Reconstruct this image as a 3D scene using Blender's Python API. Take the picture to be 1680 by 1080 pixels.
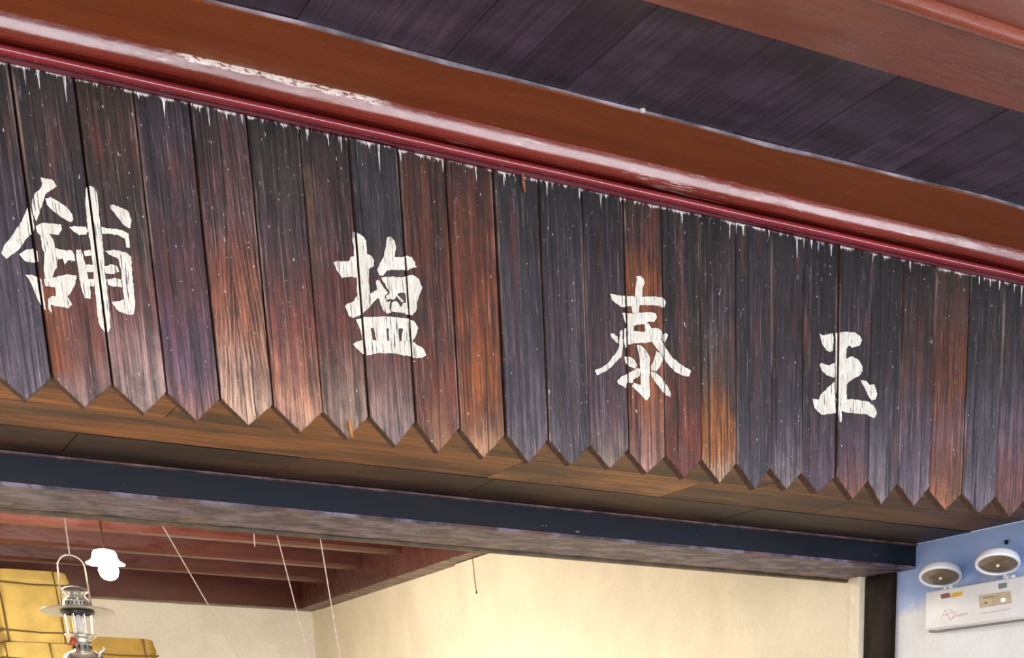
import bpy, bmesh, math, random
from mathutils import Vector, Matrix
from mathutils.geometry import delaunay_2d_cdt
random.seed(7)
for o in list(bpy.data.objects): bpy.data.objects.remove(o)
scn = bpy.context.scene
C = scn.collection

# ------------------------------------------------------------------ camera
F, PX, PY = 2458.32, 1245.586, 2173.427          # focal length and principal point in pixels of a 1680 x 1080 frame
RT = Vector((.85004108, -.52671563, .00089783)).normalized()
UP = Vector((.17667627, .28673435, .94157788)).normalized()
FW = RT.cross(UP).normalized() * -1
if FW.y < 0: FW = -FW
EYE = Vector((0, -4.2, 1.6))
cd = bpy.data.cameras.new('camera'); cam = bpy.data.objects.new('camera', cd); C.objects.link(cam)
M = Matrix((RT, UP, -FW)).transposed().to_4x4(); M.translation = EYE
cam.matrix_world = M
cd.sensor_fit = 'HORIZONTAL'; cd.sensor_width = 36; cd.lens = F * 36 / 1680
cd.shift_x = (840 - PX) / 1680; cd.shift_y = (PY - 540) / 1680
cd.clip_start = .05; cd.clip_end = 200
scn.camera = cam

# ------------------------------------------------------------------ light and exposure
w = bpy.data.worlds.new('World'); scn.world = w; w.use_nodes = True
w.node_tree.nodes['Background'].inputs[0].default_value = (.55, .68, 1.0, 1)
w.node_tree.nodes['Background'].inputs[1].default_value = .5
def area(name, loc, target, sx, sy, power, col):
    l = bpy.data.lights.new(name, 'AREA'); l.shape = 'RECTANGLE'; l.size = sx; l.size_y = sy; l.energy = power; l.color = col
    o = bpy.data.objects.new(name, l); C.objects.link(o); o.location = loc
    o.rotation_euler = (Vector(target) - Vector(loc)).to_track_quat('-Z', 'Y').to_euler(); return o
def point(name, loc, power, col, r=.1):
    l = bpy.data.lights.new(name, 'POINT'); l.energy = power; l.color = col; l.shadow_soft_size = r
    o = bpy.data.objects.new(name, l); C.objects.link(o); o.location = loc; return o
area('daylight_from_street', (2.5, -9.5, 2.5), (2.5, 0, 2.5), 20, 5, 2150, (.95, .96, 1.0))
point('warm_fill_light', (-.5, -1.6, .8), 70, (1, .74, .46), .25)  # unseen point light, added to warm the soffit and fascia underside
area('room_fill_light', (-.6, 4.2, 2.98), (-.6, 4.2, 0), 3.6, 2, 500, (1, .95, .87))  # unseen area light behind the lintel, added to brighten the room walls
vs = scn.view_settings
vs.view_transform = 'Standard'; vs.look = 'None'; vs.exposure = .12; vs.gamma = 1; vs.use_curve_mapping = False

# ------------------------------------------------------------------ pixel -> point on a real plane
def ray(x, y): return RT * ((x - PX) / F) - UP * ((y - PY) / F) + FW
def onY(x, y, Y): r = ray(x, y); return EYE + r * ((Y - EYE.y) / r.y)
def onX(x, y, X): r = ray(x, y); return EYE + r * ((X - EYE.x) / r.x)
def onZ(x, y, Z): r = ray(x, y); return EYE + r * ((Z - EYE.z) / r.z)

# ------------------------------------------------------------------ helpers
WL = {}
def tag(o, label=None, cat=None, group=None, kind=None):
    for k, v in (('label', label), ('category', cat), ('group', group), ('kind', kind)):
        if v: o[k] = v
    return o
def empty(name, loc, label, cat, group=None, kind=None):
    o = bpy.data.objects.new(name, None); C.objects.link(o); o.location = loc; o.empty_display_size = .05
    WL[o.name] = Vector(loc); return tag(o, label, cat, group, kind)
def put(name, bm, mat, parent=None, origin=None, smooth=False):
    bmesh.ops.recalc_face_normals(bm, faces=bm.faces)
    if origin is None:
        lo = Vector([min(v.co[i] for v in bm.verts) for i in range(3)]); hi = Vector([max(v.co[i] for v in bm.verts) for i in range(3)])
        origin = Vector(((lo.x + hi.x) / 2, (lo.y + hi.y) / 2, lo.z))
    origin = Vector(origin)
    bmesh.ops.translate(bm, vec=-origin, verts=bm.verts)
    me = bpy.data.meshes.new(name); bm.to_mesh(me); bm.free()
    if smooth:
        for p in me.polygons: p.use_smooth = True
        if smooth != True: me.set_sharp_from_angle(angle=math.radians(smooth))
    me.materials.append(mat)
    o = bpy.data.objects.new(name, me); C.objects.link(o)
    if parent: o.parent = parent; o.location = origin - WL[parent.name]
    else: o.location = origin
    WL[o.name] = origin
    return o
def box_bm(x0, x1, y0, y1, z0, z1, bev=0, seg=2, bm=None):
    b = bmesh.new()
    bmesh.ops.create_cube(b, size=1)
    for v in b.verts: v.co = Vector((x0 + (v.co.x + .5) * (x1 - x0), y0 + (v.co.y + .5) * (y1 - y0), z0 + (v.co.z + .5) * (z1 - z0)))
    if bev: bmesh.ops.bevel(b, geom=b.edges[:], offset=bev, segments=seg, affect='EDGES', profile=.5)
    if bm is None: return b
    me = bpy.data.meshes.new('t'); b.to_mesh(me); b.free(); bm.from_mesh(me); bpy.data.meshes.remove(me); return bm
def box(name, x0, x1, y0, y1, z0, z1, mat, parent=None, bev=0, seg=2):
    return put(name, box_bm(x0, x1, y0, y1, z0, z1, bev, seg), mat, parent, smooth=35 if bev else False)
def extrude_x(prof, xs, wob=None):
    bm = bmesh.new(); rings = []
    for x in xs:
        rings.append([bm.verts.new((x, y + (wob(x, i)[0] if wob else 0), z + (wob(x, i)[1] if wob else 0))) for i, (y, z) in enumerate(prof)])
    n = len(prof)
    for a, b in zip(rings, rings[1:]):
        for i in range(n): bm.faces.new((a[i], a[(i + 1) % n], b[(i + 1) % n], b[i]))
    bm.faces.new(rings[0]); bm.faces.new(rings[-1][::-1]); return bm
def tube_bm(pts, r, seg=8, bm=None, closed=False):
    bm = bm or bmesh.new(); pts = [Vector(p) for p in pts]; rings = []
    n = len(pts)
    for i, p in enumerate(pts):
        a = pts[(i - 1) % n] if closed else pts[max(i - 1, 0)]; b = pts[(i + 1) % n] if closed else pts[min(i + 1, n - 1)]
        t = (b - a).normalized(); u = t.cross(Vector((.31, .17, .93)))
        if u.length < .05: u = t.cross(Vector((1, 0, 0)))
        u.normalize(); v = t.cross(u); rr = r[i] if isinstance(r, (list, tuple)) else r
        rings.append([bm.verts.new(p + (u * math.cos(k * math.tau / seg) + v * math.sin(k * math.tau / seg)) * rr) for k in range(seg)])
    prs = list(zip(rings, rings[1:])) + ([(rings[-1], rings[0])] if closed else [])
    for A, B in prs:
        for k in range(seg): bm.faces.new((A[k], A[(k + 1) % seg], B[(k + 1) % seg], B[k]))
    if not closed: bm.faces.new(rings[0][::-1]); bm.faces.new(rings[-1])
    return bm
def lathe_bm(prof, c, seg=32, axis=None, bm=None, scallop=None):
    """prof: (radius, height) pairs along the axis; closed with end caps where the radius is not zero"""
    bm = bm or bmesh.new(); c = Vector(c); q = Vector((0, 0, 1)).rotation_difference(Vector(axis)) if axis is not None else None
    rings = []
    for j, (r, h) in enumerate(prof):
        ring = []
        for k in range(seg):
            a = k * math.tau / seg; rr = max(r, 1e-5)
            if scallop: rr *= 1 + scallop[j] * math.cos(6 * a)
            p = Vector((rr * math.cos(a), rr * math.sin(a), h)); ring.append(bm.verts.new(c + (q @ p if q else p)))
        rings.append(ring)
    for A, B in zip(rings, rings[1:]):
        for k in range(seg): bm.faces.new((A[k], A[(k + 1) % seg], B[(k + 1) % seg], B[k]))
    bm.faces.new(rings[0][::-1]); bm.faces.new(rings[-1])
    return bm

# ------------------------------------------------------------------ node helpers
class NT:
    def __init__(s, name):
        s.m = bpy.data.materials.new(name); s.m.use_nodes = True; s.t = s.m.node_tree; s.t.nodes.clear()
        s.out = s.t.nodes.new('ShaderNodeOutputMaterial'); s.b = s.t.nodes.new('ShaderNodeBsdfPrincipled')
        s.t.links.new(s.b.outputs[0], s.out.inputs[0])
    def n(s, ty, **kw):
        nd = s.t.nodes.new(ty)
        for k, v in kw.items(): setattr(nd, k, v)
        return nd
    def set(s, sock, v):
        if hasattr(v, 'is_linked') or isinstance(v, bpy.types.NodeSocket): s.t.links.new(v, sock)
        elif isinstance(v, (tuple, list)) and len(v) == 3 and sock.type == 'RGBA': sock.default_value = (*v, 1)
        else: sock.default_value = v
    def math(s, op, a, b=0, clamp=False):
        nd = s.n('ShaderNodeMath', operation=op, use_clamp=clamp); s.set(nd.inputs[0], a); s.set(nd.inputs[1], b); return nd.outputs[0]
    def coord(s, kind='Object'): return s.n('ShaderNodeTexCoord').outputs[kind]
    def scale(s, v, sc, off=None):
        nd = s.n('ShaderNodeVectorMath', operation='MULTIPLY_ADD'); s.set(nd.inputs[0], v); nd.inputs[1].default_value = sc
        if off is None: nd.inputs[2].default_value = (0, 0, 0)
        else: s.set(nd.inputs[2], off)
        return nd.outputs[0]
    def noise(s, v, scale=1, detail=4, rough=.55, dist=0):
        nd = s.n('ShaderNodeTexNoise'); s.set(nd.inputs['Vector'], v); nd.inputs['Scale'].default_value = scale
        nd.inputs['Detail'].default_value = detail; nd.inputs['Roughness'].default_value = rough; nd.inputs['Distortion'].default_value = dist
        return nd.outputs[0]
    def ramp(s, v, a, b, lo=0., hi=1.):
        nd = s.n('ShaderNodeMapRange', interpolation_type='SMOOTHSTEP'); s.set(nd.inputs[0], v)
        for i, k in enumerate((a, b, lo, hi)): s.set(nd.inputs[i + 1], k)
        return nd.outputs[0]
    def mix(s, f, a, b, mode='MIX'):
        nd = s.n('ShaderNodeMix', data_type='RGBA', blend_type=mode); s.set(nd.inputs[0], f)
        s.set(nd.inputs[6], a); s.set(nd.inputs[7], b); return nd.outputs[2]
    def xyz(s, v):
        nd = s.n('ShaderNodeSeparateXYZ'); s.set(nd.inputs[0], v); return nd.outputs
    def mulc(s, col, f):
        nd = s.n('ShaderNodeVectorMath', operation='SCALE'); s.set(nd.inputs[0], col); s.set(nd.inputs[3], f); return nd.outputs[0]
    def bump(s, h, st=.3, d=.002):
        nd = s.n('ShaderNodeBump'); nd.inputs['Strength'].default_value = st; nd.inputs['Distance'].default_value = d
        s.set(nd.inputs['Height'], h); s.t.links.new(nd.outputs[0], s.b.inputs['Normal'])
    def fin(s, col=None, rough=None, metal=None, spec=None, coat=None, coat_r=None):
        for k, v in (('Base Color', col), ('Roughness', rough), ('Metallic', metal), ('Specular IOR Level', spec), ('Coat Weight', coat), ('Coat Roughness', coat_r)):
            if v is not None: s.set(s.b.inputs[k], v)
        return s.m
def lin(h):
    h = h.lstrip('#'); v = [int(h[i:i + 2], 16) / 255 for i in (0, 2, 4)]
    return tuple(c / 12.92 if c < .04045 else ((c + .055) / 1.055) ** 2.4 for c in v)

def plain(name, hexc, rough=.5, metal=0, var=.15, sc=25, spec=.5, bump=.0, coat=0):
    m = NT(name); p = m.coord(); n = m.noise(p, sc, 5)
    c = m.mulc(m.mix(0, lin(hexc), (0, 0, 0)), m.ramp(n, .3, .7, 1 - var, 1 + var))
    if bump: m.bump(n, bump)
    return m.fin(c, rough, metal, spec, coat, .1 if coat else None)

def m_board():
    m = NT('weathered_board_wood'); p = m.coord(); rnd = m.n('ShaderNodeObjectInfo').outputs['Random']
    cx = m.n('ShaderNodeCombineXYZ'); 
    for i, k in enumerate((37., 91., 53.)): m.set(cx.inputs[i], m.math('MULTIPLY', rnd, k))
    off = cx.outputs[0]
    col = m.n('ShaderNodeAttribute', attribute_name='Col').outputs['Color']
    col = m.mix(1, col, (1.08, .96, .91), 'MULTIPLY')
    g = m.noise(m.scale(p, (95, 95, 2.6), off), 1, 7, .7, .8)
    g2 = m.noise(m.scale(p, (420, 200, 7), off), 1, 3, .6)
    g3 = m.noise(m.scale(p, (150, 120, 1.6), off), 1, 2, .5, .4)
    bl = m.noise(m.scale(p, (22, 16, 11), off), 1, 7, .72)
    # flame grain: nested V lines
    PX_, PY_, PZ_ = m.xyz(p)
    vx = m.math('MULTIPLY', m.math('ABSOLUTE', m.math('ADD', PX_, m.math('MULTIPLY', m.math('SUBTRACT', bl, .5), .012))), 620.)
    vz = m.math('MULTIPLY', PZ_, 62.)
    wv_ = m.math('SINE', m.math('ADD', m.math('ADD', vx, vz), m.math('MULTIPLY', g, 5.)))
    ff = m.math('MULTIPLY', m.ramp(wv_, .55, 1.), m.math('MULTIPLY', m.ramp(m.noise(m.scale(p, (6, 6, 5), off), 1, 2), .40, .56), m.n('ShaderNodeAttribute', attribute_name='Col').outputs['Alpha']))
    f = m.math('MULTIPLY', m.ramp(g, .34, .66, .28, 1.72), m.ramp(bl, .32, .68, .6, 1.42))
    c = m.mulc(col, m.math('MULTIPLY', f, .48))
    c = m.mix(m.math('MULTIPLY', ff, .5), c, m.mulc(col, 2.6))
    c = m.mix(m.math('MULTIPLY', m.ramp(g3, .37, .30), .85), c, (.004, .003, .004))
    c = m.mix(m.math('MULTIPLY', m.ramp(g2, .60, .70), .5), c, m.mix(.45, m.mulc(col, 3.2), lin('b8a8a4')))
    rust = m.noise(m.scale(p, (30, 30, 5), off), 1, 3)
    c = m.mix(m.math('MULTIPLY', m.ramp(rust, .56, .76), .3), c, lin('74382a'))
    wash = m.noise(m.scale(p, (40, 40, 14), off), 1, 6, .75)
    c = m.mix(m.math('MULTIPLY', m.ramp(wash, .60, .74), .35), c, lin('8c8088'))
    sp = m.noise(m.scale(p, (170, 170, 70), off), 1, 3, .6)
    c = m.mix(m.math('MULTIPLY', m.ramp(sp, .70, .735), .85), c, lin('e0d6d2'))
    # lime-wash runs hanging from the top edge
    X, Y, Z = m.xyz(p); X2, _, _ = m.xyz(m.scale(p, (1, 1, 1), off))
    cx2 = m.n('ShaderNodeCombineXYZ'); m.set(cx2.inputs[0], X2)
    n1 = m.noise(m.scale(cx2.outputs[0], (75, 0, 0)), 1, 2, .5); n2 = m.noise(m.scale(cx2.outputs[0], (240, 0, 0)), 1, 1)
    L = m.math('ADD', m.math('MULTIPLY', m.math('POWER', m.ramp(n1, .5, .78), 2.0), .085), m.math('MULTIPLY', m.ramp(n2, .5, .8), .008))
    L = m.math('ADD', L, m.math('MULTIPLY', m.ramp(m.noise(m.scale(cx2.outputs[0], (310, 0, 0)), 1, 1), .70, .78), .07))
    L = m.math('ADD', L, m.ramp(m.noise(m.scale(p, (30, 0, 0), off), 1, 2), .4, .6, -.001, .006))
    d = m.math('ADD', m.math('MULTIPLY', Z, 1.), L)                  # > 0 inside the run
    k = m.ramp(d, -.002, .003); k = m.math('MULTIPLY', k, m.ramp(m.noise(m.scale(p, (200, 200, 40), off), 1, 3), .38, .55, .35, 1))
    c = m.mix(k, c, lin('dcd8d6'))
    h = m.math('ADD', m.math('MULTIPLY', g, .7), m.math('MULTIPLY', m.ramp(g3, .30, .37), .6))
    m.bump(h, .55, .004)
    return m.fin(c, m.ramp(bl, .3, .7, .42, .68), 0, .4)
def m_wood_obj(name, rough=.6, sx=(3, 60, 60), var=.45, dark=.5, spec=.35):
    """wood whose grain runs along X, colour from the object"""
    m = NT(name); p = m.coord(); oi = m.n('ShaderNodeObjectInfo'); rnd = oi.outputs['Random']
    cx = m.n('ShaderNodeCombineXYZ')
    for i, k in enumerate((37., 91., 53.)): m.set(cx.inputs[i], m.math('MULTIPLY', rnd, k))
    off = cx.outputs[0]
    g = m.noise(m.scale(p, sx, off), 1, 6, .6, .5); bl = m.noise(m.scale(p, (1.6, 5, 5), off), 1, 5, .65)
    c = m.mulc(oi.outputs['Color'], m.math('MULTIPLY', m.ramp(g, .3, .7, 1 - var, 1 + var), m.ramp(bl, .36, .64, dark, 1.35)))
    m.bump(g, .35, .003)
    return m.fin(c, rough, 0, spec)
def m_red(name, hexc, rough=.28, coat=.0, scr=.77, peel=.0, var=.22, spec=.5):
    m = NT(name); p = m.coord(); a = m.noise(m.scale(p, (1.2, 9, 9)), 1, 5, .6); fine = m.noise(p, 160, 3)
    c = m.mulc(m.mix(0, lin(hexc), (0, 0, 0)), m.math('MULTIPLY', m.ramp(a, .3, .7, 1 - var, 1 + var), m.ramp(fine, .3, .7, .9, 1.1)))
    s = m.noise(m.scale(p, (28, 120, 120)), 1, 3, .6)
    c = m.mix(m.math('MULTIPLY', m.ramp(s, scr, scr + .03), .75), c, lin('e0a890'))
    if peel:
        q = m.noise(m.scale(p, (2.2, 30, 30)), 1, 7, .7)
        c = m.mix(m.math('MULTIPLY', m.ramp(q, .60, .66), peel), c, lin('e4dcd4'))
    if peel:
        X, Y, Z = m.xyz(p)
        k = m.math('MULTIPLY', m.math('MULTIPLY', m.ramp(X, -.68, -.60), m.ramp(X, -.13, -.22)), m.ramp(m.math('ADD', Z, m.math('MULTIPLY', m.noise(m.scale(p, (12, 4, 4)), 1, 2), .012)), .034, .038))
        k = m.math('MULTIPLY', k, m.ramp(m.noise(m.scale(p, (60, 200, 200)), 1, 5, .7), .40, .52))
        c = m.mix(m.math('MULTIPLY', k, .85), c, lin('e8e4da'))
    u = m.noise(m.scale(p, (5, 14, 14)), 1, 4, .6)
    m.bump(m.math('ADD', m.math('MULTIPLY', u, 1.), m.math('MULTIPLY', fine, .08)), .5, .006)
    if peel: coat = m.ramp(m.noise(m.scale(p, (2.6, 9, 9)), 1, 4, .6), .34, .62, .3, 1.)      # worn lacquer: patchy gloss
    return m.fin(c, m.ramp(u, .3, .7, rough * .7, rough * 1.5), 0, spec, coat, .12)
def m_plaster(name, hexc, blue=None, var=.06):
    m = NT(name); p = m.coord(); n = m.noise(p, 3.0, 6, .6); f = m.noise(p, 70, 4)
    c = m.mulc(m.mix(0, lin(hexc), (0, 0, 0)), m.math('MULTIPLY', m.ramp(n, .3, .7, 1 - var, 1 + var), m.ramp(f, .3, .7, .97, 1.03)))
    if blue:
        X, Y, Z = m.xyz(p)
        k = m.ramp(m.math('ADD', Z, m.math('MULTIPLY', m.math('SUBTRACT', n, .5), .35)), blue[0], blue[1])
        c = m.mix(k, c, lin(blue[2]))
    m.bump(m.math('ADD', n, m.math('MULTIPLY', f, .25)), .25, .01)
    return m.fin(c, .85, 0, .2)

M_board = m_board()
M_wood = m_wood_obj('soffit_plank_wood', dark=.3)  # dark blotches in the plank colour stand in for diffuse shadows
M_plankY = m_wood_obj('porch_ceiling_plank', .5, (70, 2.5, 60), .3, .7, .4)
M_log = m_red('glossy_red_lacquer', '78291f', .2, .9, .79, .55)
M_bead = m_red('crimson_lacquer', '842630', .2, .9, .8)
M_strip = m_red('dark_crimson_paint', '56101e', .4, 0, .8)
M_fascia = m_red('brown_red_paint', '8c4a28', .55, 0, .745, 0, .12, .25)
M_beam = m_red('red_beam_paint', '7e3d2b', .36, .15, .82, 0, .16)
M_joist = m_red('joist_red_paint', '50261e', .42, .1, .85)
M_edge = plain('pale_putty', '8e8894', .6, var=.95, sc=5)
M_cream = m_plaster('cream_plaster', 'e6dcc4')
M_backcream = m_plaster('pale_plaster', 'ece6d8')
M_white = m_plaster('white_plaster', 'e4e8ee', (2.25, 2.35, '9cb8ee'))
M_floor = plain('stone_floor', '8a7a68', .7, var=.25, sc=4, bump=.2)
M_darkwall = plain('dark_backing', '1c1718', .8)

# ------------------------------------------------------------------ the setting
SOF = 2.49; XW = 3.92
def struct(o, label=None): return tag(o, label, None, None, 'structure')
struct(box('floor', -4, 7, -10, 9.2, -.1, 0, M_floor))
# porch ceiling of boards running into the building
ZC = 3.1405
ceil = struct(box('ceiling', -2.4, 6.2, -6, -.31, ZC + .012, ZC + .06, M_darkwall))
x = -2.4; 
while x < 6.15:
    wd = random.uniform(.14, .18); dz = random.uniform(-.001, .0015)
    o = box('plank', x + .0004, min(x + wd, 6.2) - .0004, -6, -.315, ZC + dz, ZC + .0119, M_plankY, ceil, .0015, 1)
    t = random.uniform(.75, 1.25); b = lin('43394c'); o.color = (b[0] * t, b[1] * t, b[2] * t, 1); x += wd
# room behind the doorway
struct(box('wall_back', -3, XW + .15, 8.93, 9.08, 0, 3.4, M_backcream))
struct(box('wall_right', XW, XW + .15, 1.341, 8.93, 0, 3.4, M_cream))
struct(box('wall_left', -3.15, -3, 1.4, 8.93, 0, 3.4, M_cream))
struct(box('ceiling_room', -3, XW, 1.4, 8.93, 3.26, 3.4, M_joist))
struct(box('wall_front', -3, XW + .7, .04, 1.38, SOF + .2, 3.45, M_darkwall))
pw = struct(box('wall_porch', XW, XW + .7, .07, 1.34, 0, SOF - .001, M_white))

# soffit boards
sof = struct(empty('ceiling_soffit', (1.2, .5, SOF), None, None))
def seam(px, py): return onZ(px, py, SOF).x
rows = [(.036, .33, ['8a5a2c', '805428', '7a5030', '6e4a30', '5a3c28'], [-2, 1.02, 2.02, 2.80, 3.35, XW]),
        (.333, .64, ['8a5c30', '7c5028', '8a6038', '6c4828', '5a4028'], [-2, .62, 2.02, 2.62, 3.2, XW]),
        (.643, .985, ['42281c', '3a2219', '40281d', '442c1e', '30211a'], [-2, .86, 1.45, 2.05, 3.0, XW])]
for y0, y1, cols, xs in rows:
    for c, a, b in zip(cols, xs, xs[1:]):
        dz = random.uniform(0, .003)
        o = box('plank', a + .0006, b - .0006, y0, y1 - .0005, SOF + dz, SOF + .03, M_wood, sof, .0015, 1); o.color = (*lin(c), 1)

# cornice above the boards: strip, bead, rounded lacquer log, fascia underside
xs = [-2.2 + i * .07 for i in range(112)]
def wv(x, a, s): return a * (math.sin(x * 3.1 * s + 1) + .6 * math.sin(x * 7.3 * s + 2) + .5 * math.sin(x * 13.7 * s))
cor = struct(empty('trim_1', (1.5, -.1, 3.06), None, None))
put('strip', extrude_x([(-.005, 3.0665), (-.005, 3.084), (.03, 3.084), (.03, 3.064)], xs, lambda x, i: (0, wv(x, .0012, 1.6) if i in (0, 3) else 0)), M_strip, cor)
bead = [(-.016 + .0105 * math.cos(a), 3.0815 + .0095 * math.sin(a)) for a in [k * math.tau / 14 for k in range(14)]]
put('bead', extrude_x(bead, xs, lambda x, i: (wv(x, .0008, 1.2), wv(x, .0008, 1.2))), M_bead, cor, smooth=40)
ov = [(-.062, 3.134)]
for k in range(25):                                   # steep upper flank, then a tight turn under
    ph, st = (9 + k * .85, .0022) if k < 13 else (20 + (k - 12) * 6, .0019)
    y, z = ov[-1]; ov.append((y + st * math.sin(math.radians(ph)), z - st * math.cos(math.radians(ph))))
log = [(.03, 3.15)] + [(-.05, 3.15)] + ov + [(.03, ov[-1][1])]
put('rounded_moulding', extrude_x(log, xs, lambda x, i: (wv(x, .0016, .7), wv(x + 2, .0012, .8)) if 2 <= i < len(log) - 1 else (0, 0)), M_log, cor, smooth=40)
fas = [(.03, 3.134), (-.05, 3.134), (-.19, 3.1335), (-.318, 3.133), (-.3205, 3.1345), (-.3205, 3.153), (.03, 3.153)]
put('fascia_board', extrude_x(fas, xs, lambda x, i: (wv(x, .004, 1), 0) if 3 <= i <= 5 else (0, 0)), M_fascia, cor)
lip = [(-.3215, 3.1335), (-.3255, 3.1345), (-.3255, 3.1395), (-.3215, 3.1405)]
put('putty_edge', extrude_x(lip, xs, lambda x, i: (wv(x, .004, 1) - (wv(x, .001, 3.3) if i in (1, 2) else 0), wv(x + 1, .0016, 2.1) if i in (0, 1) else 0)), M_edge, cor)

p = onY(1055, 195, -.328)
put('putty_lump', lathe_bm([(.001, -.006), (.006, -.005), (.008, 0), (.006, .005), (.001, .006)], (p.x, -.326, 3.1385), 10), plain('white_putty', 'd8d6d8', .7), cor, smooth=True)

# second, nearer roof beam
bp = [(-.985, 3.15), (-.985, 3.058), (-.995, 3.05), (-1.245, 3.047)]
bp += [(-1.262 + .016 * math.cos(math.radians(a)), 3.047 + .013 * math.sin(math.radians(a))) for a in range(0, -181, -20)]
bp += [(-1.285, 3.055), (-1.42, 3.062), (-1.52, 3.08), (-1.6, 3.15)]
o = put('roof_beam', extrude_x(bp, xs, lambda x, i: (wv(x, .002, .6), wv(x + 3, .0015, .7)) if i > 0 and i < len(bp) - 1 else (0, 0)), M_beam, smooth=35)
tag(o, 'broad red-brown painted roof beam with a ridge, under the dark boarded ceiling', 'beam')

# ------------------------------------------------------------------ the lintel and the post
def m_stain():
    m = NT('stained_lintel_underside'); p = m.coord(); a = m.noise(m.scale(p, (9, 12, 5)), 1, 6, .65, .6); b = m.noise(m.scale(p, (4, 14, 5)), 1.3, 3)
    X, Y, Z = m.xyz(p)
    c = m.mix(m.ramp(a, .4, .66), lin('342c3e'), lin('827a90')); c = m.mix(m.math('MULTIPLY', m.ramp(b, .5, .7), .7), c, lin('6a4038'))
    g = m.ramp(m.math('ADD', Y, m.math('MULTIPLY', m.math('SUBTRACT', m.noise(m.scale(p, (10, 3, 3)), 1, 3), .5), .7)), .12, .24)
    c = m.mix(m.math('MULTIPLY', g, .45), c, lin('a08a68')); m.bump(a, .4, .006)
    return m.fin(c, .55, 0, .4)
def m_black():
    m = NT('blue_black_lintel_paint'); p = m.coord(); a = m.noise(m.scale(p, (2.5, 10, 12)), 1, 5, .6)
    c = m.mix(m.ramp(a, .35, .7), lin('11131b'), lin('1c2432')); f = m.noise(m.scale(p, (20, 90, 90)), 1, 2)
    c = m.mix(m.math('MULTIPLY', m.ramp(f, .75, .78), .6), c, lin('9898a0')); m.bump(a, .3, .004)
    return m.fin(c, m.ramp(a, .3, .7, .5, .75), 0, .22)
M_black = m_black(); M_stain = m_stain(); M_gold = plain('worn_gilt_wood', '4e4028', .5, var=.5, sc=15)
lin_b = empty('lintel_beam', (1.2, 1.18, 2.4), 'thick blue-black painted lintel beam across the doorway', 'beam')
box('beam_body', -3, XW, .974, 1.387, 2.412, 2.69, M_black, lin_b, .003)
box('underside', -3, XW - .001, .9745, 1.386, 2.403, 2.4118, M_stain, lin_b)
put('edge_strip', extrude_x([(1.375, 2.402), (1.375, 2.394), (1.392, 2.392), (1.394, 2.402)], [-3, 0, 1, 2, 3, XW - .001]), M_gold, lin_b)
put('top_bead', extrude_x([(.966, 2.4885), (.966, 2.484), (.973, 2.482), (.973, 2.4885)], [-3, 0, 1, 2, 3, XW - .001]), plain('worn_pinkish_edge', '5a4444', .5, var=.8, sc=14), lin_b)
M_post = m_wood_obj('dark_post_wood', .75, (50, 50, 3), .4, .6, .15)
po = box('door_post', XW - .028, XW - .0005, 1.09, 1.275, 0, 2.402, M_post, None, .006); po.color = (*lin('241a14'), 1)
tag(po, 'dark brown wooden door post between the cream and the white wall', 'post')
struct(box('trim_2', XW - .05, XW - .0005, 1.277, 1.35, 0, 2.9, plain('pale_wall_edging', 'eae2cc', .8, var=.05), None, .004))

# ------------------------------------------------------------------ the shop sign: boards and painted characters
S = 4.2
sh = [.081, .110, .139, .168, .199, .228, .257, .287, .316, .344, .373, .402, .432, .461, .490, .519, .546, .574, .601, .629, .655, .684, .712, .739, .768, .799, .831, .861, .891, .920, .949, .978, 1.007]
NE = 16; sh = [.081 - .029 * k for k in range(NE, 0, -1)] + sh         # the sign runs on beyond the frame
GX = [v * S for v in sh]
ramps = {  # wood colour from top to tip; bluish light on lower right boards painted in
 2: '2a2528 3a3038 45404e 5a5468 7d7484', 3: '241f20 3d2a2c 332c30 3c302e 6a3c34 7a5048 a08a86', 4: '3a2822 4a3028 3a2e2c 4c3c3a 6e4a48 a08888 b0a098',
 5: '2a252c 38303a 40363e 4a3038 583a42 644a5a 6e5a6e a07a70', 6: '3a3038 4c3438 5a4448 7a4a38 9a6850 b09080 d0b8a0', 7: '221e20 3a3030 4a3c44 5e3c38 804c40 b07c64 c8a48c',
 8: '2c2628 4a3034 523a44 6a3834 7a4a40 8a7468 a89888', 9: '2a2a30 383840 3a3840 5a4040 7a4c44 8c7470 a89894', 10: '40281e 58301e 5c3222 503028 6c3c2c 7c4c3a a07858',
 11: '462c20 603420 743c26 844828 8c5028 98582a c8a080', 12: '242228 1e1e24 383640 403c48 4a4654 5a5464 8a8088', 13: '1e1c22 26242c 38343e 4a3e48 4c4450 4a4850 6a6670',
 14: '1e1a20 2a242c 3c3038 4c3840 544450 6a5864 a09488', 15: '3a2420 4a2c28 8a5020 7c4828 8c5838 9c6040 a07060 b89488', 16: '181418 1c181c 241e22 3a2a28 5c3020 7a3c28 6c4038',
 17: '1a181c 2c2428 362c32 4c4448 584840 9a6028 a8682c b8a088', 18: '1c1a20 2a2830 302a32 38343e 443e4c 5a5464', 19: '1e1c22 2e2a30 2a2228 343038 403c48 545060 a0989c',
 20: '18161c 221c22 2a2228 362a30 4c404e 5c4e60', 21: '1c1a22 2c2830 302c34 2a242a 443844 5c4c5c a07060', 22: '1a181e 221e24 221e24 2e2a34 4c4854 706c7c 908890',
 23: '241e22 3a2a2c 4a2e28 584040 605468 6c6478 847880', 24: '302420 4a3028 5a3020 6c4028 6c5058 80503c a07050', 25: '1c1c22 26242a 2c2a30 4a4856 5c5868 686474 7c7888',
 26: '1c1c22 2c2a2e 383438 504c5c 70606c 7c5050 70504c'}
stain = {3: (0, '8a4a20', .62, .92), 9: (1, '50403c', .3, .6), 17: (1, '2c2830', .3, .72), 8: (0, '604838', .1, .5)}   # odd stripe: side, colour, from, to
ZT = 3.066
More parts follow.
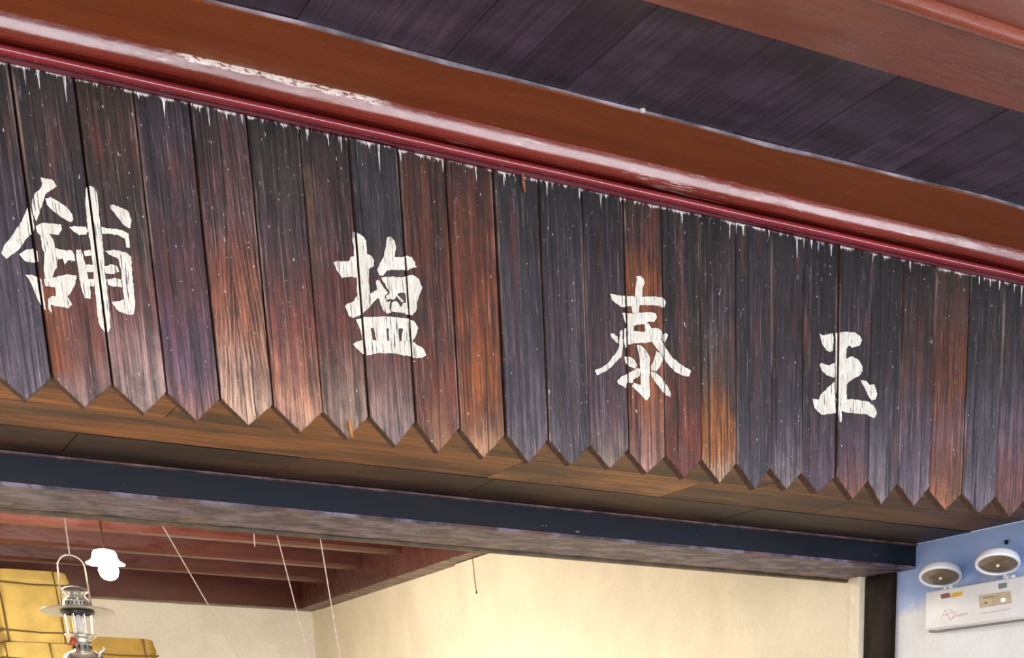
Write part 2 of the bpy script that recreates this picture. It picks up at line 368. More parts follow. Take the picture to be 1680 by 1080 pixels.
M_sides = plain('dark_sawn_edge', '4a342a', .8, var=.4, sc=60)
shop = empty('shop_sign', (GX[0], 0, 2.43), 'long sign of dark weathered pointed boards with four white painted characters', 'sign')
fy = []
wide = {6: .0045, 9: .004, 10: .006, 12: .006, 15: .0045, 4: .006, 3: .005, 5: .003, 7: .0045, 13: .004, 14: .003, 16: .003, 21: .006, 8: .003, 11: .004}
for i in range(len(GX) - 1):
    ga = wide.get(i - NE, .0014) / 2; gb = wide.get(i - NE + 1, .0014) / 2
    a, b = GX[i] + ga, GX[i + 1] - gb; y0 = random.uniform(-.004, .003); fy.append((a, b, y0))
    zs = 1.6 + .2095 * S + random.uniform(-.004, .004); zt = 1.6 + .1968 * S + random.uniform(-.006, .006); xm = (a + b) / 2 + random.uniform(-.004, .004)
    bm = bmesh.new(); pf = [(a, ZT), (a, zs), (xm, zt), (b, zs), (b, ZT)]
    f0 = bm.faces.new([bm.verts.new((x, y0, z)) for x, z in pf])
    r = bmesh.ops.extrude_face_region(bm, geom=[f0]); bmesh.ops.translate(bm, vec=(0, .032, 0), verts=[g for g in r['geom'] if isinstance(g, bmesh.types.BMVert)])
    bmesh.ops.bevel(bm, geom=[e for e in bm.edges if all(v.co.y < y0 + .001 for v in e.verts)], offset=.0022, segments=1, affect='EDGES')
    for k in range(1, 22):
        bmesh.ops.bisect_plane(bm, geom=bm.verts[:] + bm.edges[:] + bm.faces[:], plane_co=(0, 0, ZT - .03 * k), plane_no=(0, 0, 1))
    for fr in (.05, .3, .5, .7, .95):
        bmesh.ops.bisect_plane(bm, geom=bm.verts[:] + bm.edges[:] + bm.faces[:], plane_co=(a + (b - a) * fr, 0, 0), plane_no=(1, 0, 0))
    o = put('board', bm, M_board, shop, (xm, y0, ZT))
    o.data.materials.append(M_sides)
    for pl in o.data.polygons: pl.material_index = 0 if pl.normal.y < -.3 else 1
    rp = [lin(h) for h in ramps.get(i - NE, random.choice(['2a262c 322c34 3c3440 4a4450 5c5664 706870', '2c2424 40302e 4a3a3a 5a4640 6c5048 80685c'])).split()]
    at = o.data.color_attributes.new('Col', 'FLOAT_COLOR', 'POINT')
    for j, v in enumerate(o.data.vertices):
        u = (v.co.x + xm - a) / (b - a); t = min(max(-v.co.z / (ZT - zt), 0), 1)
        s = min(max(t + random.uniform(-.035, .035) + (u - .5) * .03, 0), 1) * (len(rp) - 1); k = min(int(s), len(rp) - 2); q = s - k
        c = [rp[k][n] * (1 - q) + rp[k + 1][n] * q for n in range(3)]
        if i - NE in stain:
            sd, hx, t0, t1 = stain[i - NE]; m_ = max(0, 1 - abs(u - sd) * 2.2) * (1 if t0 < t < t1 else 0)
            c = [c[n] * (1 - m_) + lin(hx)[n] * m_ for n in range(3)]
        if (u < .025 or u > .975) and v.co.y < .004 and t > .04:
            k_ = .45 * max(0, math.sin(i * 2.7 + t * 5 + (3 if u > .5 else 0))); c = [c[n] * (1 - k_) + lin('c0aca4')[n] * k_ for n in range(3)]  # pale edge lines: light catching the bevels, put into the vertex colour
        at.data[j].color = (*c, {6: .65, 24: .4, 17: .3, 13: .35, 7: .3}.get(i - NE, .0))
def front_y(x):
    for a, b, y in fy:
        if a - .0005 <= x <= b + .0005: return y
    return None
chars = [
 ('鋪', 0, 280, 3.857, [
  [(255,45),(300,55),(340,70),(358,103),(320,128),(285,155),(268,210),(250,260),(228,325),(212,290),(203,240),(203,185),(225,140),(255,115),(265,80)],
  [(175,230),(190,240),(205,290),(217,355),(212,385),(160,440),(120,500),(40,560),(5,525),(20,490),(70,420),(120,350),(160,270)],
  [(285,180),(320,170),(370,200),(420,235),(455,280),(465,310),(450,328),(420,318),(370,285),(320,245),(290,215)],
  [(225,355),(265,335),(330,338),(385,345),(390,375),(370,410),(320,405),(290,398),(255,415),(235,395)],
  [(255,400),(300,395),(335,440),(345,490),(400,505),(455,510),(470,540),(475,575),(430,570),(410,600),(395,560),(365,565),(360,610),(340,650),(325,690),(285,690),(275,620),(280,540),(262,470)],
  [(120,530),(160,505),(205,495),(235,515),(242,580),(200,585),(155,572)],
  [(160,660),(200,660),(245,675),(262,700),(275,800),(290,885),(270,875),(240,820),(215,760),(190,705)],
  [(275,690),(330,680),(370,670),(430,660),(485,665),(475,720),(445,780),(425,800),(455,850),(430,875),(390,865),(350,862),(320,850),(325,905),(308,885),(300,820),(320,800),(350,800),(350,760),(345,740),(285,735)],
  [(540,120),(560,95),(590,105),(615,150),(620,200),(625,280),(640,350),(650,480),(660,600),(672,700),(690,850),(700,990),(690,1020),(660,1025),(640,1000),(620,960),(612,880),(600,780),(590,680),(580,560),(570,460),(555,380),(545,280),(538,180)],
  [(435,360),(470,353),(540,358),(560,385),(545,408),(500,412),(465,390)],
  [(640,358),(700,365),(770,375),(815,400),(822,490),(798,485),(790,430),(740,405),(690,400),(645,398)],
  [(690,225),(720,215),(765,235),(810,255),(832,310),(825,365),(800,355),(770,330),(740,290)],
  [(480,505),(510,500),(525,540),(540,610),(555,690),(570,760),(572,815),(535,810),(520,770),(500,690),(488,600)],
  [(525,510),(570,505),(575,540),(535,545)],
  [(660,510),(720,500),(790,515),(830,545),(835,640),(845,740),(855,840),(845,910),(805,910),(750,890),(705,830),(760,825),(785,815),(775,720),(765,620),(750,560),(700,535)],
  [(540,600),(585,600),(585,645),(545,645)], [(660,605),(700,592),(740,605),(755,640),(720,655),(668,650)],
  [(550,690),(592,690),(596,735),(560,735)], [(672,690),(720,680),(765,690),(774,740),(720,735),(680,720)]]),
 ('鹽', 530, 370, 4.695, [
  [(230,45),(265,65),(300,85),(330,125),(333,220),(365,235),(390,275),(385,320),(348,340),(348,420),(355,530),(400,505),(425,500),(430,560),(400,580),(370,615),(330,655),(290,690),(235,712),(200,695),(170,625),(190,600),(240,580),(262,545),(262,400),(215,392),(150,405),(110,350),(80,285),(110,272),(200,275),(215,240),(240,235),(240,160),(228,110)],
  [(490,95),(520,90),(550,125),(560,180),(545,245),(600,250),(650,230),(690,245),(725,320),(680,330),(650,350),(600,345),(540,345),(490,350),(460,390),(430,385),(412,345),(440,285),(465,245),(480,170)],
  [(405,430),(430,425),(465,485),(497,522),(470,545),(488,595),(518,580),(508,640),(520,675),(490,685),(455,650),(435,590),(415,540)],
  [(445,405),(530,395),(600,405),(635,398),(638,530),(600,520),(565,530),(620,590),(600,595),(560,545),(545,575),(520,570),(490,580),(480,545),(510,525),(480,470)],
  [(525,600),(550,585),(575,600),(588,632),(600,625),(612,600),(650,590),(655,690),(560,670),(522,665)],
  [(630,395),(690,378),(740,415),(765,475),(735,560),(720,650),(690,692),(650,688),(640,600),(628,520)],
  [(255,725),(300,712),(440,705),(520,705),(640,720),(700,735),(735,790),(700,797),(365,792),(275,772)],
  [(275,770),(365,790),(378,888),(308,888)], [(385,790),(480,790),(490,892),(410,892)], [(500,790),(575,795),(585,905),(505,892)], [(612,795),(735,790),(715,850),(685,900),(600,905)],
  [(230,915),(265,893),(310,885),(690,895),(770,945),(795,1000),(760,1020),(700,1020),(560,990),(440,985),(330,1005),(290,975)]]),
 ('泰', 960, 440, 4.695, [
  [(390,65),(425,60),(450,85),(457,110),(440,160),(437,220),(418,290),(405,350),(365,350),(352,290),(365,240),(382,220),(390,140),(398,90)],
  [(190,200),(230,205),(280,215),(340,218),(440,222),(540,218),(600,230),(622,265),(610,300),(590,305),(575,290),(500,285),(420,285),(340,295),(290,302),(240,275),(205,245)],
  [(285,345),(350,350),(430,345),(500,340),(540,350),(552,380),(530,415),(480,415),(470,440),(440,432),(400,435),(380,445),(320,445),(300,400)],
  [(300,470),(330,440),(372,440),(375,485),(420,490),(462,490),(458,435),(490,430),(510,465),(560,465),(590,490),(590,540),(560,560),(500,570),(460,580),(430,575),(370,580),(330,590),(310,620),(295,560)],
  [(190,510),(220,505),(250,530),(252,580),(230,565),(205,540)], [(596,515),(620,500),(640,520),(625,550),(610,575),(598,560)],
  [(265,490),(285,480),(290,600),(275,690),(245,715),(200,765),(150,800),(90,828),(72,790),(110,775),(160,745),(200,700),(240,650),(262,600)],
  [(500,510),(540,500),(590,560),(620,620),(670,690),(740,745),(815,795),(800,835),(760,830),(700,805),(650,760),(615,710),(590,665),(550,620),(520,580)],
  [(395,595),(430,600),(465,630),(495,680),(495,780),(495,900),(498,985),(470,1022),(440,990),(400,950),(360,915),(375,885),(425,905),(428,820),(420,720),(410,650)],
  [(300,685),(340,685),(380,710),(398,745),(390,775),(340,760),(310,730)],
  [(243,870),(280,835),(340,805),(400,770),(425,775),(420,830),(370,860),(365,885),(320,885),(315,925),(280,905),(250,890)],
  [(545,640),(580,655),(598,700),(580,750),(545,800),(510,790),(505,760),(530,700)], [(500,800),(540,805),(590,850),(640,920),(660,970),(655,995),(620,980),(590,950),(560,905),(515,850)]]),
 ('王', 1310, 530, 6.35, [
  [(220,105),(260,130),(320,115),(362,108),(370,200),(362,290),(335,302),(290,280),(255,230),(238,170)],
  [(388,100),(440,100),(500,95),(580,100),(640,140),(658,185),(635,235),(550,260),(528,235),(500,265),(492,350),(495,380),(550,350),(620,385),(655,440),(665,500),(640,545),(580,575),(530,610),(500,640),(495,720),(500,800),(560,795),(640,810),(720,820),(790,870),(815,950),(790,990),(740,975),(690,950),(650,950),(560,940),(500,935),(445,920),(445,1030),(425,1035),(415,960),(400,900),(395,700),(390,400)],
  [(222,430),(240,415),(315,442),(380,415),(385,560),(365,570),(300,545),(250,500)],
  [(378,608),(385,800),(392,940),(340,945),(250,957),(200,920),(165,870),(148,790),(215,800),(235,745),(300,680),(350,635)],
  [(645,600),(700,605),(740,650),(790,640),(820,740),(800,800),(765,810),(735,785),(700,710)]])]
def m_paint():
    m = NT('flaking_white_paint'); p = m.coord()
    g = m.noise(m.scale(p, (260, 60, 14)), 1, 4, .65); b = m.noise(m.scale(p, (45, 45, 22)), 1, 4)
    k = m.math('MULTIPLY', m.ramp(m.math('ADD', g, m.math('MULTIPLY', b, .35)), .545, .61, .92, 0), 1)
    c = m.mix(k, m.mix(m.ramp(b, .35, .65), lin('e4e3d9'), lin('cfccbf')), lin('4a403c'))
    m.bump(g, .4, .002); return m.fin(c, .7, 0, .3)
M_paint = m_paint()
edges = sorted([v for a, b, y in fy for v in (a, b)])
for word, ox, oy, sc, polys in chars:
    bm = bmesh.new()
    for n, pl in enumerate(polys):
        # roughen the outline a little, like a brush on bare wood
        pts = []
        for q in range(len(pl)):
            (x0, y0), (x1, y1) = pl[q], pl[(q + 1) % len(pl)]
            pts.append((x0, y0)); L = math.hypot(x1 - x0, y1 - y0)
            for k in range(1, int(L // 22) + 1):
                t = k / (int(L // 22) + 1); pts.append((x0 + (x1 - x0) * t + random.uniform(-3, 3), y0 + (y1 - y0) * t + random.uniform(-4, 4)))
        P = [onY(ox + x / sc, oy + y / sc, 0) for x, y in pts]
        vv, _, ff, *_r = delaunay_2d_cdt([Vector((p.x, p.z)) for p in P], [], [list(range(len(P)))], 1, 1e-7)
        nv = [bm.verts.new((q.x, -.00004 * n, q.y)) for q in vv]
        for t in ff: bm.faces.new([nv[k] for k in t])
    x0 = min(v.co.x for v in bm.verts); x1 = max(v.co.x for v in bm.verts)
    for e in edges:
        if x0 < e < x1: bmesh.ops.bisect_plane(bm, geom=bm.verts[:] + bm.edges[:] + bm.faces[:], dist=1e-6, plane_co=(e, 0, 0), plane_no=(1, 0, 0))
    bmesh.ops.delete(bm, geom=[f for f in bm.faces if front_y(f.calc_center_median().x) is None], context='FACES')
    for v in bm.verts:
        xs_ = sum(f.calc_center_median().x for f in v.link_faces) / len(v.link_faces); v.co.y += min(fy, key=lambda q: max(q[0] - xs_, xs_ - q[1], 0))[2] - .0009
    r = bmesh.ops.extrude_face_region(bm, geom=bm.faces[:]); bmesh.ops.translate(bm, vec=(0, -.0008, 0), verts=[g for g in r['geom'] if isinstance(g, bmesh.types.BMVert)])
    o = put('painted_character', bm, M_paint, shop); o['label'] = 'white brush-painted character ' + word
# two little wooden splinters stuck in the sign
for (px, py, px2, py2), c in (((573, 690, 578, 718), 'b87838'), ((857, 284, 861, 316), '8a4a34')):
    a, b = onY(px, py, -.006), onY(px2, py2, -.006)
    put('wood_splinter', tube_bm([a, (a + b) / 2, b], [.004, .0055, .002], 5), plain('splinter_wood', c, .6), shop)

# ------------------------------------------------------------------ inside the room
def joist(y, h, label, name='ceiling_joist'):
    pr = [(y - .07, 3.259), (y - .07, 3.07), (y - .05, 3.052), (y + .05, 3.052), (y + .07, 3.07), (y + .07, 3.259)]
    o = put(name, extrude_x(pr, [-3, 0, 2, XW - .141]), M_joist, smooth=False); return tag(o, label, 'joist', 'joists under the room ceiling')
for y, t in ((8.08, 'dark red ceiling joist next to the far wall beam'), (7.27, 'second dark red ceiling joist from the far wall beam'), (6.42, 'third dark red ceiling joist from the far wall beam'),
             (5.58, 'dark red ceiling joist that the lit pendant lamp hangs beside')):
    joist(y, 0, t)
o = box('wall_plate_beam', XW - .14, XW - .001, 1.42, 8.7, 2.925, 3.258, M_joist, None, .006); tag(o, 'dark red plate beam running along the top of the cream side wall', 'beam')
o = box('wall_plate_beam', -2.9, XW - .001, 8.76, 8.929, 2.93, 3.258, M_joist, None, .006); tag(o, 'dark red plate beam along the top of the far wall', 'beam')
struct(box('trim_3', XW - .04, XW - .0005, 1.352, 5.70, 0, 2.924, M_cream, None, .008))
# thin wire with a nail on the cream wall
a, b = onX(775, 917, XW - .045), onX(781, 972, XW - .045)
wn = empty('wall_nail', b, 'tiny dark nail with a thin wire on the cream wall', 'nail')
put('nail', lathe_bm([(.008, 0), (.008, .004), (.003, .0045), (.003, .005)], b, 10, (1, 0, 0)), plain('rusty_nail', '2a2018', .6), wn)
put('wire', tube_bm([a, (a + b) / 2 + Vector((0, .004, 0)), b], .003, 6), plain('dull_wire', 'b8a888', .6), wn)

# yellow parcels tied with cord
M_yel = plain('yellow_wrapping', 'b4974e', .75, var=.12, sc=9, bump=.5); M_yel2 = plain('darker_yellow_wrapping', '92732c', .75, var=.15, sc=9, bump=.5)
M_cord = plain('dark_cord', '5a4418', .8)
def parcel(x0, x1, y0, y1, z0, z1, mat, label, vx, hz):
    p = empty('tied_parcel', ((x0 + x1) / 2, (y0 + y1) / 2, z0), label, 'parcel', None)
    bm = box_bm(x0, x1, y0, y1, z0, z1)
    cuts = [((v + d, 0, 0), (1, 0, 0)) for v in vx for d in (-.02, -.007, .007, .02)] + [((0, 0, h + d), (0, 0, 1)) for h in hz for d in (-.02, -.007, .007, .02)]
    cuts += [((x0 + (x1 - x0) * k / 9, 0, 0), (1, 0, 0)) for k in range(1, 9)] + [((0, 0, z0 + (z1 - z0) * k / 8), (0, 0, 1)) for k in range(1, 8)] + [((0, y0 + (y1 - y0) * k / 4, 0), (0, 1, 0)) for k in range(1, 4)]
    for co, no in cuts: bmesh.ops.bisect_plane(bm, geom=bm.verts[:] + bm.edges[:] + bm.faces[:], plane_co=co, plane_no=no)
    cx, cy, cz = (x0 + x1) / 2, (y0 + y1) / 2, (z0 + z1) / 2
    for v in bm.verts:
        u, t, q = (v.co.x - cx) * 2 / (x1 - x0), (v.co.y - cy) * 2 / (y1 - y0), (v.co.z - cz) * 2 / (z1 - z0)
        g = min([abs(v.co.x - a) for a in vx] + [abs(v.co.z - h) for h in hz] + [9])
        k = max(0, 1 - g / .016) * .016
        r = 1 - .045 * ((abs(u) ** 8 + abs(t) ** 8) * (abs(q) ** 6)) - .04 * (abs(u) ** 8 * abs(t) ** 8)
        v.co.x = cx + (v.co.x - cx) * r - (k if u > .99 else -k if u < -.99 else 0); v.co.z = cz + (v.co.z - cz) * (1 - .03 * abs(u) ** 8)
        v.co.y = cy + (v.co.y - cy) * r + (k if t < -.99 else -k if t > .99 else 0) - (.012 * (1 - u * u) * (1 - q * q) if t < -.99 else 0)
    put('wrapping', bm, mat, p, smooth=60)
    for n, a in enumerate(vx):
        sl = .012
        pts = [(a - sl, y0 + .004, z1 - .004), (a, y0 - .001, cz), (a + sl * .6, y0 + .004, z0 + .004), (a, y1 - .002, z0 + .004), (a, y1 - .002, z1 - .004)]
        put('cord', tube_bm(pts, .006, 6, closed=True), M_cord, p)
    for h in hz:
        pts = [(x0 + .004, y0 + .004, h), (cx, y0 - .002, h - .012), (x1 - .004, y0 + .004, h - .004), (x1 - .004, y1 - .004, h), (x0 + .004, y1 - .004, h)]
        put('cord', tube_bm(pts, .006, 6, closed=True), M_cord, p)
    return p
YP = 7.5
A = onY(-14, 930, YP); B = onY(115, 940, YP); Cc = onY(108, 1056, YP)
zt, zm = B.z, Cc.z; w = B.x - A.x
parcel(A.x, B.x, YP, YP + .4, zm, zt, M_yel, 'yellow cloth parcel tied with two cords each way, on top of the pile', [onY(4, 990, YP).x, onY(97, 990, YP).x], [onY(60, 957, YP).z, onY(60, 1035, YP).z])
parcel(A.x - .02, B.x - .02, YP - .01, YP + .4, zm - .47, zm - .004, M_yel, 'yellow cloth parcel lying under the topmost yellow parcel', [onY(13, 1070, YP).x, onY(86, 1070, YP).x], [zm - .1])
zq = onY(250, 1049, YP).z; xq = onY(259, 1060, YP).x
parcel(xq - .5, xq, YP + .0, YP + .36, zm - .474, zq, M_yel2, 'darker mustard parcel beside the yellow pile', [xq - .08], [onY(220, 1074, YP).z])
rack = empty('storage_rack', (1.9, YP + .2, 0), 'tall wooden rack that carries the yellow parcels', 'rack')
zr = zm - .475
box('rack_top', A.x - .1, xq + .08, YP - .05, YP + .46, zr - .04, zr - .001, M_post, rack)
for gx in (A.x - .08, xq + .01):
    for gy in (YP - .04, YP + .39): box('leg', gx, gx + .06, gy, gy + .06, 0, zr - .041, M_post, rack)

# hanging glass lamp
LY = 5.50
c0 = onY(173, 925, LY); k = (onY(204, 925, LY).x - onY(142, 925, LY).x) / 62
zb, ztp = c0.z, onY(171, 902, LY).z
lampo = empty('pendant_lamp', (c0.x, LY, zb - .09), 'lit pendant lamp with a frilled white glass shade', 'lamp')
def m_emit(name, col, st):
    m = NT(name); m.b.inputs['Emission Color'].default_value = (*col, 1); m.b.inputs['Emission Strength'].default_value = st; return m.fin((.9, .9, .85), .4)
h = ztp - zb
put('glass_shade', lathe_bm([(k * 10, h), (k * 17, h * .92), (k * 20, h * .7), (k * 21, h * .38), (k * 24, h * .2), (k * 31, h * .02), (k * 30, -.006), (k * 22, h * .12), (k * 18, h * .4), (k * 15, h * .75), (k * 9, h * .9)], (c0.x, LY, zb), 48,
    scallop=[0, 0, 0, .02, .04, .06, .06, .04, .0, 0, 0]), m_emit('lit_milk_glass', (1, .96, .86), 3.5), lampo, smooth=True)
bz = onY(178, 953, LY).z
put('bulb', lathe_bm([(0, bz - zb), (k * 8, bz - zb + .006), (k * 14, (bz - zb) * .75), (k * 17, (bz - zb) * .4), (k * 14, 0), (k * 8, h * .4), (k * 7, h * .75)], (c0.x + .012, LY, zb), 24), m_emit('glowing_bulb', (1, .95, .82), 14), lampo, smooth=True)
put('cord', tube_bm([(c0.x, LY, ztp - .004), (c0.x, LY, 3.2)], .006, 8), plain('lamp_cord', '5a3028', .6), lampo)
put('ceiling_cup', lathe_bm([(.03, 0), (.03, .02), (.01, .05)], (c0.x, LY, 3.2), 16), plain('lamp_cup', '6a3a30', .5), lampo)
point('pendant_light', (c0.x, LY, bz - .05), 120, (1, .93, .8), .06)

# strings tied to the back of the lintel
M_str = plain('pale_string', 'cfc0b0', .8, var=.2, sc=60)
def string(p0, p1, Y1, label, extra=.0):
    a = onY(*p0, 1.40); b = onY(*p1, Y1); b = a + (b - a) * (1 + extra); a.z += .012
    a2 = Vector((a.x, 1.393, a.z))
    o = put('string', tube_bm([a2, a, a + (b - a) * .5 + Vector((0, 0, -.004)), b], .0021, 6), M_str); return tag(o, label, 'string', 'strings tied behind the lintel')
string((260, 857), (392, 1080), 2.2, 'long slack string slanting away strongly from the lintel', .6)
string((452, 873), (507, 1080), 1.9, 'pale string slanting gently from the lintel, beside the short dangling end', .6)
string((524, 878), (558, 1080), 1.7, 'pale string hanging from the lintel nearest the plate beam of the cream wall', .6)
string((416, 869), (418, 897), 1.41, 'short loose string end dangling under the lintel')
pts = [onY(x, y, 1.40) for x, y in ((556, 879), (561, 885), (568, 888), (575, 887), (581, 882))]
tag(put('string', tube_bm(pts, .0014, 6), M_str), 'little loop of string under the lintel edge', 'string', 'strings tied behind the lintel')

# pressure lantern
LYN = 1.52
ctr = onY(127, 1003, LYN); u = (onY(188, 1003, LYN) - onY(68, 1003, LYN)).length / 120
def zat(x, y): return onY(x, y, LYN).z
cx, cz = ctr.x, ctr.z
M_chr = plain('tarnished_chrome', 'e4e0d4', .27, .9, .12, 40); M_hood = plain('enamel_hood', 'c8c4b4', .3, .6, .1, 30); M_dkm = plain('dark_metal', '3a3834', .35, .8)
lan = empty('pressure_lantern', (cx, LYN, zat(140, 1078) - 70 * u), 'chrome pressure lantern with a wide flat hood, hung behind the lintel', 'lantern')
def L(y): return (1003 - y) * u + cz       # lantern heights, measured along its axis
ax = (cx, LYN, 0)
hood = put('hood', lathe_bm([(23 * u, 5 * u), (30 * u, 3 * u), (60 * u, -.5 * u), (61 * u, -1.5 * u), (59 * u, -2 * u), (28 * u, 0), (22 * u, 0)], (cx, LYN, L(1003)), 64, (.011, .075, 1)), M_hood, lan, smooth=30)
put('top_cap', lathe_bm([(22 * u, L(974)), (23 * u, L(972.5)), (21 * u, L(969)), (15 * u, L(965.5)), (7 * u, L(964)), (1 * u, L(963.5))], ax, 32), M_chr, lan, smooth=40)
put('crown', lathe_bm([(19 * u, L(988)), (17 * u, L(983)), (12 * u, L(981)), (10 * u, L(976)), (13 * u, L(973))], ax, 32), M_chr, lan, smooth=30)
for k in range(8):
    a = k * math.tau / 8; d = Vector((math.cos(a), math.sin(a), 0))
    put('crown_fin', tube_bm([Vector(ax) + d * 18 * u + Vector((0, 0, L(984))), Vector(ax) + d * 15 * u + Vector((0, 0, L(978))), Vector(ax) + d * 19 * u + Vector((0, 0, L(973)))], 1.3 * u, 6), M_chr, lan)
col_ = put('vent_collar', lathe_bm([(23 * u, L(997)), (24 * u, L(995)), (23 * u, L(988)), (20 * u, L(986)), (17 * u, L(986))], ax, 40), M_chr, lan, smooth=30)
for k in range(22):
    a = k * math.tau / 22; d = Vector((math.cos(a), math.sin(a), 0)); p = Vector(ax) + d * 23.3 * u
    put('vent_slot', tube_bm([p + Vector((0, 0, L(994))), p + Vector((0, 0, L(989.5)))], .9 * u, 5), M_dkm, col_)
put('lower_ring', lathe_bm([(27 * u, L(1001)), (28 * u, L(1004)), (27 * u, L(1008)), (24 * u, L(1009)), (23 * u, L(1004))], ax, 40), M_dkm, lan, smooth=30)
m = NT('lantern_glass'); m.b.inputs['Transmission Weight'].default_value = 1; m.b.inputs['IOR'].default_value = 1.1; M_glass = m.fin((.97, .97, .95), .02)
gl = bmesh.new(); lathe_bm([(19 * u, L(1042)), (20 * u, L(1025)), (20 * u, L(1008)), (19.4 * u, L(1008)), (19.4 * u, L(1025)), (18.4 * u, L(1042))], ax, 32, bm=gl)
put('glass_chimney', gl, M_glass, lan, smooth=40)
put('mantle', lathe_bm([(2 * u, L(1040)), (6 * u, L(1036)), (7 * u, L(1028)), (6 * u, L(1020)), (4 * u, L(1012)), (3 * u, L(1009))], ax, 20), plain('pale_mantle', 'dcd0cc', .8), lan, smooth=True)
for k in range(8):
    a = k * math.tau / 8 + .3; d = Vector((math.cos(a), math.sin(a), 0))
    put('guard_wire', tube_bm([Vector(ax) + d * 23 * u + Vector((0, 0, L(1006))), Vector(ax) + d * 21 * u + Vector((0, 0, L(1042)))], .9 * u, 6), M_chr, lan)
put('gallery_ring', lathe_bm([(16 * u, L(1048)), (22 * u, L(1044)), (26 * u, L(1040.5)), (27 * u, L(1041.5)), (23 * u, L(1046)), (16 * u, L(1050))], ax, 40), M_chr, lan, smooth=30)
put('burner_neck', lathe_bm([(15 * u, L(1068)), (13 * u, L(1060)), (16 * u, L(1056)), (14 * u, L(1050)), (17 * u, L(1046)), (10 * u, L(1040))], ax, 32), M_chr, lan, smooth=30)
for k in range(9):
    a = k * math.tau / 9; d = Vector((math.cos(a), math.sin(a), 0)); p = Vector(ax) + d * 14.2 * u
    put('neck_slot', tube_bm([p + Vector((0, 0, L(1064))), p + d * .8 * u + Vector((0, 0, L(1058)))], 1.5 * u, 5), M_dkm, lan)
put('fuel_tank', lathe_bm([(10 * u, L(1134)), (36 * u, L(1134)), (40 * u, L(1128)), (40 * u, L(1100)), (38 * u, L(1086)), (31 * u, L(1074)), (20 * u, L(1067.5)), (12 * u, L(1066))], ax, 48), M_chr, lan, smooth=40)
p = Vector((cx - 17 * u, LYN - 8 * u, L(1054)))
put('red_knob', lathe_bm([(2 * u, -5 * u), (5.5 * u, -3 * u), (6.5 * u, 0), (5.5 * u, 3 * u), (2 * u, 5 * u)], p, 16, (-.6, -.6, .2)), plain('red_bakelite', 'a84018', .4), lan, smooth=True)
p = Vector((cx + 24 * u, LYN - 12 * u, L(1072)))
put('filler_valve', tube_bm([p, p + Vector((8 * u, -3 * u, 7 * u)), p + Vector((11 * u, -4 * u, 10 * u))], [3 * u, 2.2 * u, 3.2 * u], 10), M_chr, lan, smooth=40)
hp = []
for k in range(0, 13):
    a = math.pi * k / 12; hp.append((cx + 22 * u * math.cos(a), LYN, L(934) + 19 * u * math.sin(a)))
hp = [(cx + 24 * u, LYN, L(996))] + hp + [(cx - 24 * u, LYN, L(996))]
put('bail_handle', tube_bm(hp, 1.5 * u, 8), plain('pale_wire', 'd8c0b0', .3, .8), lan, smooth=True)
put('hanging_string', tube_bm([(cx, LYN, L(914.5)), (cx, LYN, 2.5), (cx, 1.391, 2.56)], .0022, 6), M_str, lan)

# ------------------------------------------------------------------ emergency light on the porch wall
XB = XW - .085
M_case = plain('white_plastic', 'eaeef6', .4, var=.03); M_lens = plain('smoky_lens', '7a6a50', .12, 0, .2, 30, .8); M_refl = plain('silver_reflector', 'b8b4ac', .25, .9)
y1 = onX(1519, 972, XB).y; z1 = onX(1519, 972, XB).z; z0 = onX(1522, 1033, XB).z; y0 = y1 - .60
em = empty('emergency_light', (XW, (y0 + y1) / 2, z0), 'white twin-head emergency light box on the white wall', 'emergency light')
case = box('case', XB, XW - .001, y0, y1, z0, z1, M_case, em, .006)
box('back_plate', XW - .03, XW - .0012, y0 - .02, y1 + .045, z0 - .004, z1 - .012, plain('grey_back_plate', '80848c', .6), em, .003)
for (hx, hy, kx, ky) in ((1543, 945, 1553, 964), (1637, 924, 1655, 944)):
    XH = XB + .01; c = onX(hx, hy, XH)
    rr = .080
    v = (EYE - c).normalized(); n = (v * .32 + Vector((0, 0, -1)) * .9).normalized()
    hd = put('lamp_head', lathe_bm([(rr * .35, -.034), (rr * .7, -.028), (rr * .95, -.016), (rr, -.006), (rr * 1.02, .004), (rr * .98, .009), (rr * .90, .009), (rr * .87, .003), (rr * .5, .0015), (rr * .1, .001)], c, 40, n), M_case, em, smooth=40)
    put('lens', lathe_bm([(rr * .87, .0035), (rr * .6, .0065), (rr * .2, .008), (.001, .0082)], c, 40, n), M_lens, hd, smooth=60)
    put('lamp_bulb', lathe_bm([(.006, .007), (.007, .010), (.004, .014), (.001, .015)], c, 12, n), plain('clear_bulb', 'e8e0cc', .1), hd, smooth=True)
    kk = onX(kx, ky, XB + .02)
    put('swivel', tube_bm([Vector((XB + .05, c.y, min(c.z - .012, z1 + .02))), Vector((XB + .05, c.y, z1 - .004))], [.010, .014], 12), M_case, em, smooth=40)
    for dy in (-.014, .018):
        put('swivel_knob', lathe_bm([(.002, -.010), (.008, -.007), (.009, 0), (.008, .007), (.002, .010)], (XB + .03, kk.y + dy, z1 + .006), 12, (1, 0, 0)), M_case, em, smooth=True)
def on_case(name, quad, mat, d=.0012, par=case):
    P = [onX(x, y, XB - .0002) for x, y in quad]; bm = bmesh.new()
    f = bm.faces.new([bm.verts.new((XB - d, p.y, p.z)) for p in P]); r = bmesh.ops.extrude_face_region(bm, geom=[f])
    bmesh.ops.translate(bm, vec=(d + .0005, 0, 0), verts=[g for g in r['geom'] if isinstance(g, bmesh.types.BMVert)])
    return put(name, bm, mat, par)
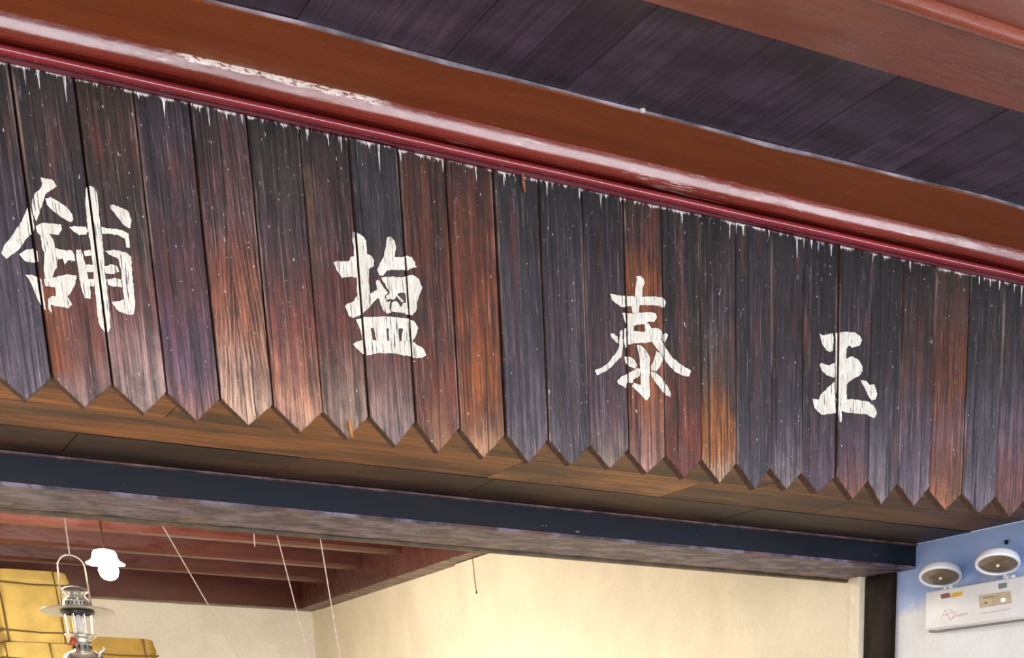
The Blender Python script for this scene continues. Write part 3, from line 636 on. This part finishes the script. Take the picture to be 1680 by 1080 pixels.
on_case('sticker', [(1543, 976), (1557, 973), (1560, 980), (1545, 983)], plain('maroon_print', '7a3c40', .5, var=.4, sc=200))
on_case('sticker', [(1561, 974), (1578, 970.5), (1579, 977), (1562, 981)], plain('yellow_print', 'd8b020', .5, var=.2))
on_case('badge', [(1638, 958), (1652, 956), (1652, 964), (1639, 967)], plain('grey_blue_badge', '6a808c', .4))
on_case('control_panel', [(1606, 977), (1658, 970), (1660, 990), (1608, 998)], plain('beige_panel', 'c8bca4', .5))
on_case('panel_mark', [(1613, 980), (1632, 977.5), (1632, 980.5), (1613, 983)], plain('brown_print', '9a8868', .5), .0018)
on_case('indicator_hole', [(1616, 988), (1619.5, 987.5), (1619.5, 991), (1616, 991.5)], plain('brown_dot', '7a6038', .5), .0018)
on_case('indicator_light', [(1643, 983), (1647, 981.5), (1650, 983.5), (1649, 987), (1645, 988), (1642.5, 986)], m_emit('lit_indicator', (.95, 1, .75), 1.6), .002)
def scribble(name, strokes, mat, wpx):
    for s in strokes:
        bm = tube_bm([Vector((XB - .0004, onX(x, y, XB).y, onX(x, y, XB).z)) for x, y in s], wpx, 5); put(name, bm, mat, case)
M_pink = plain('faded_red_print', 'c09aa4', .6); M_grey = plain('grey_print', 'b4b4c0', .6)
scribble('logo_stroke', [[(1545, 1017), (1550, 1001), (1556, 1012), (1560, 1018)], [(1547, 1010), (1556, 1008), (1563, 1003)], [(1554, 1001), (1560, 1001), (1566, 1008), (1562, 1014)], [(1566, 1003), (1570, 1009), (1561, 1016)], [(1569, 1012), (1579, 1010), (1588, 1008)], [(1570, 1010), (1579, 1008), (1588, 1006)]], M_pink, .0008)
scribble('small_print', [[(1609, 1007), (1625, 1005)], [(1627, 1004.5), (1643, 1002)], [(1645, 1002), (1659, 999)]], M_grey, .0011)
# screw in the white wall
p = onX(1652, 890, XW - .004)
tag(put('wall_screw', lathe_bm([(.008, 0), (.008, .006), (.004, .008)], p, 10, (-1, 0, 0)), M_dkm), 'small dark screw in the blue upper part of the porch wall', 'screw')
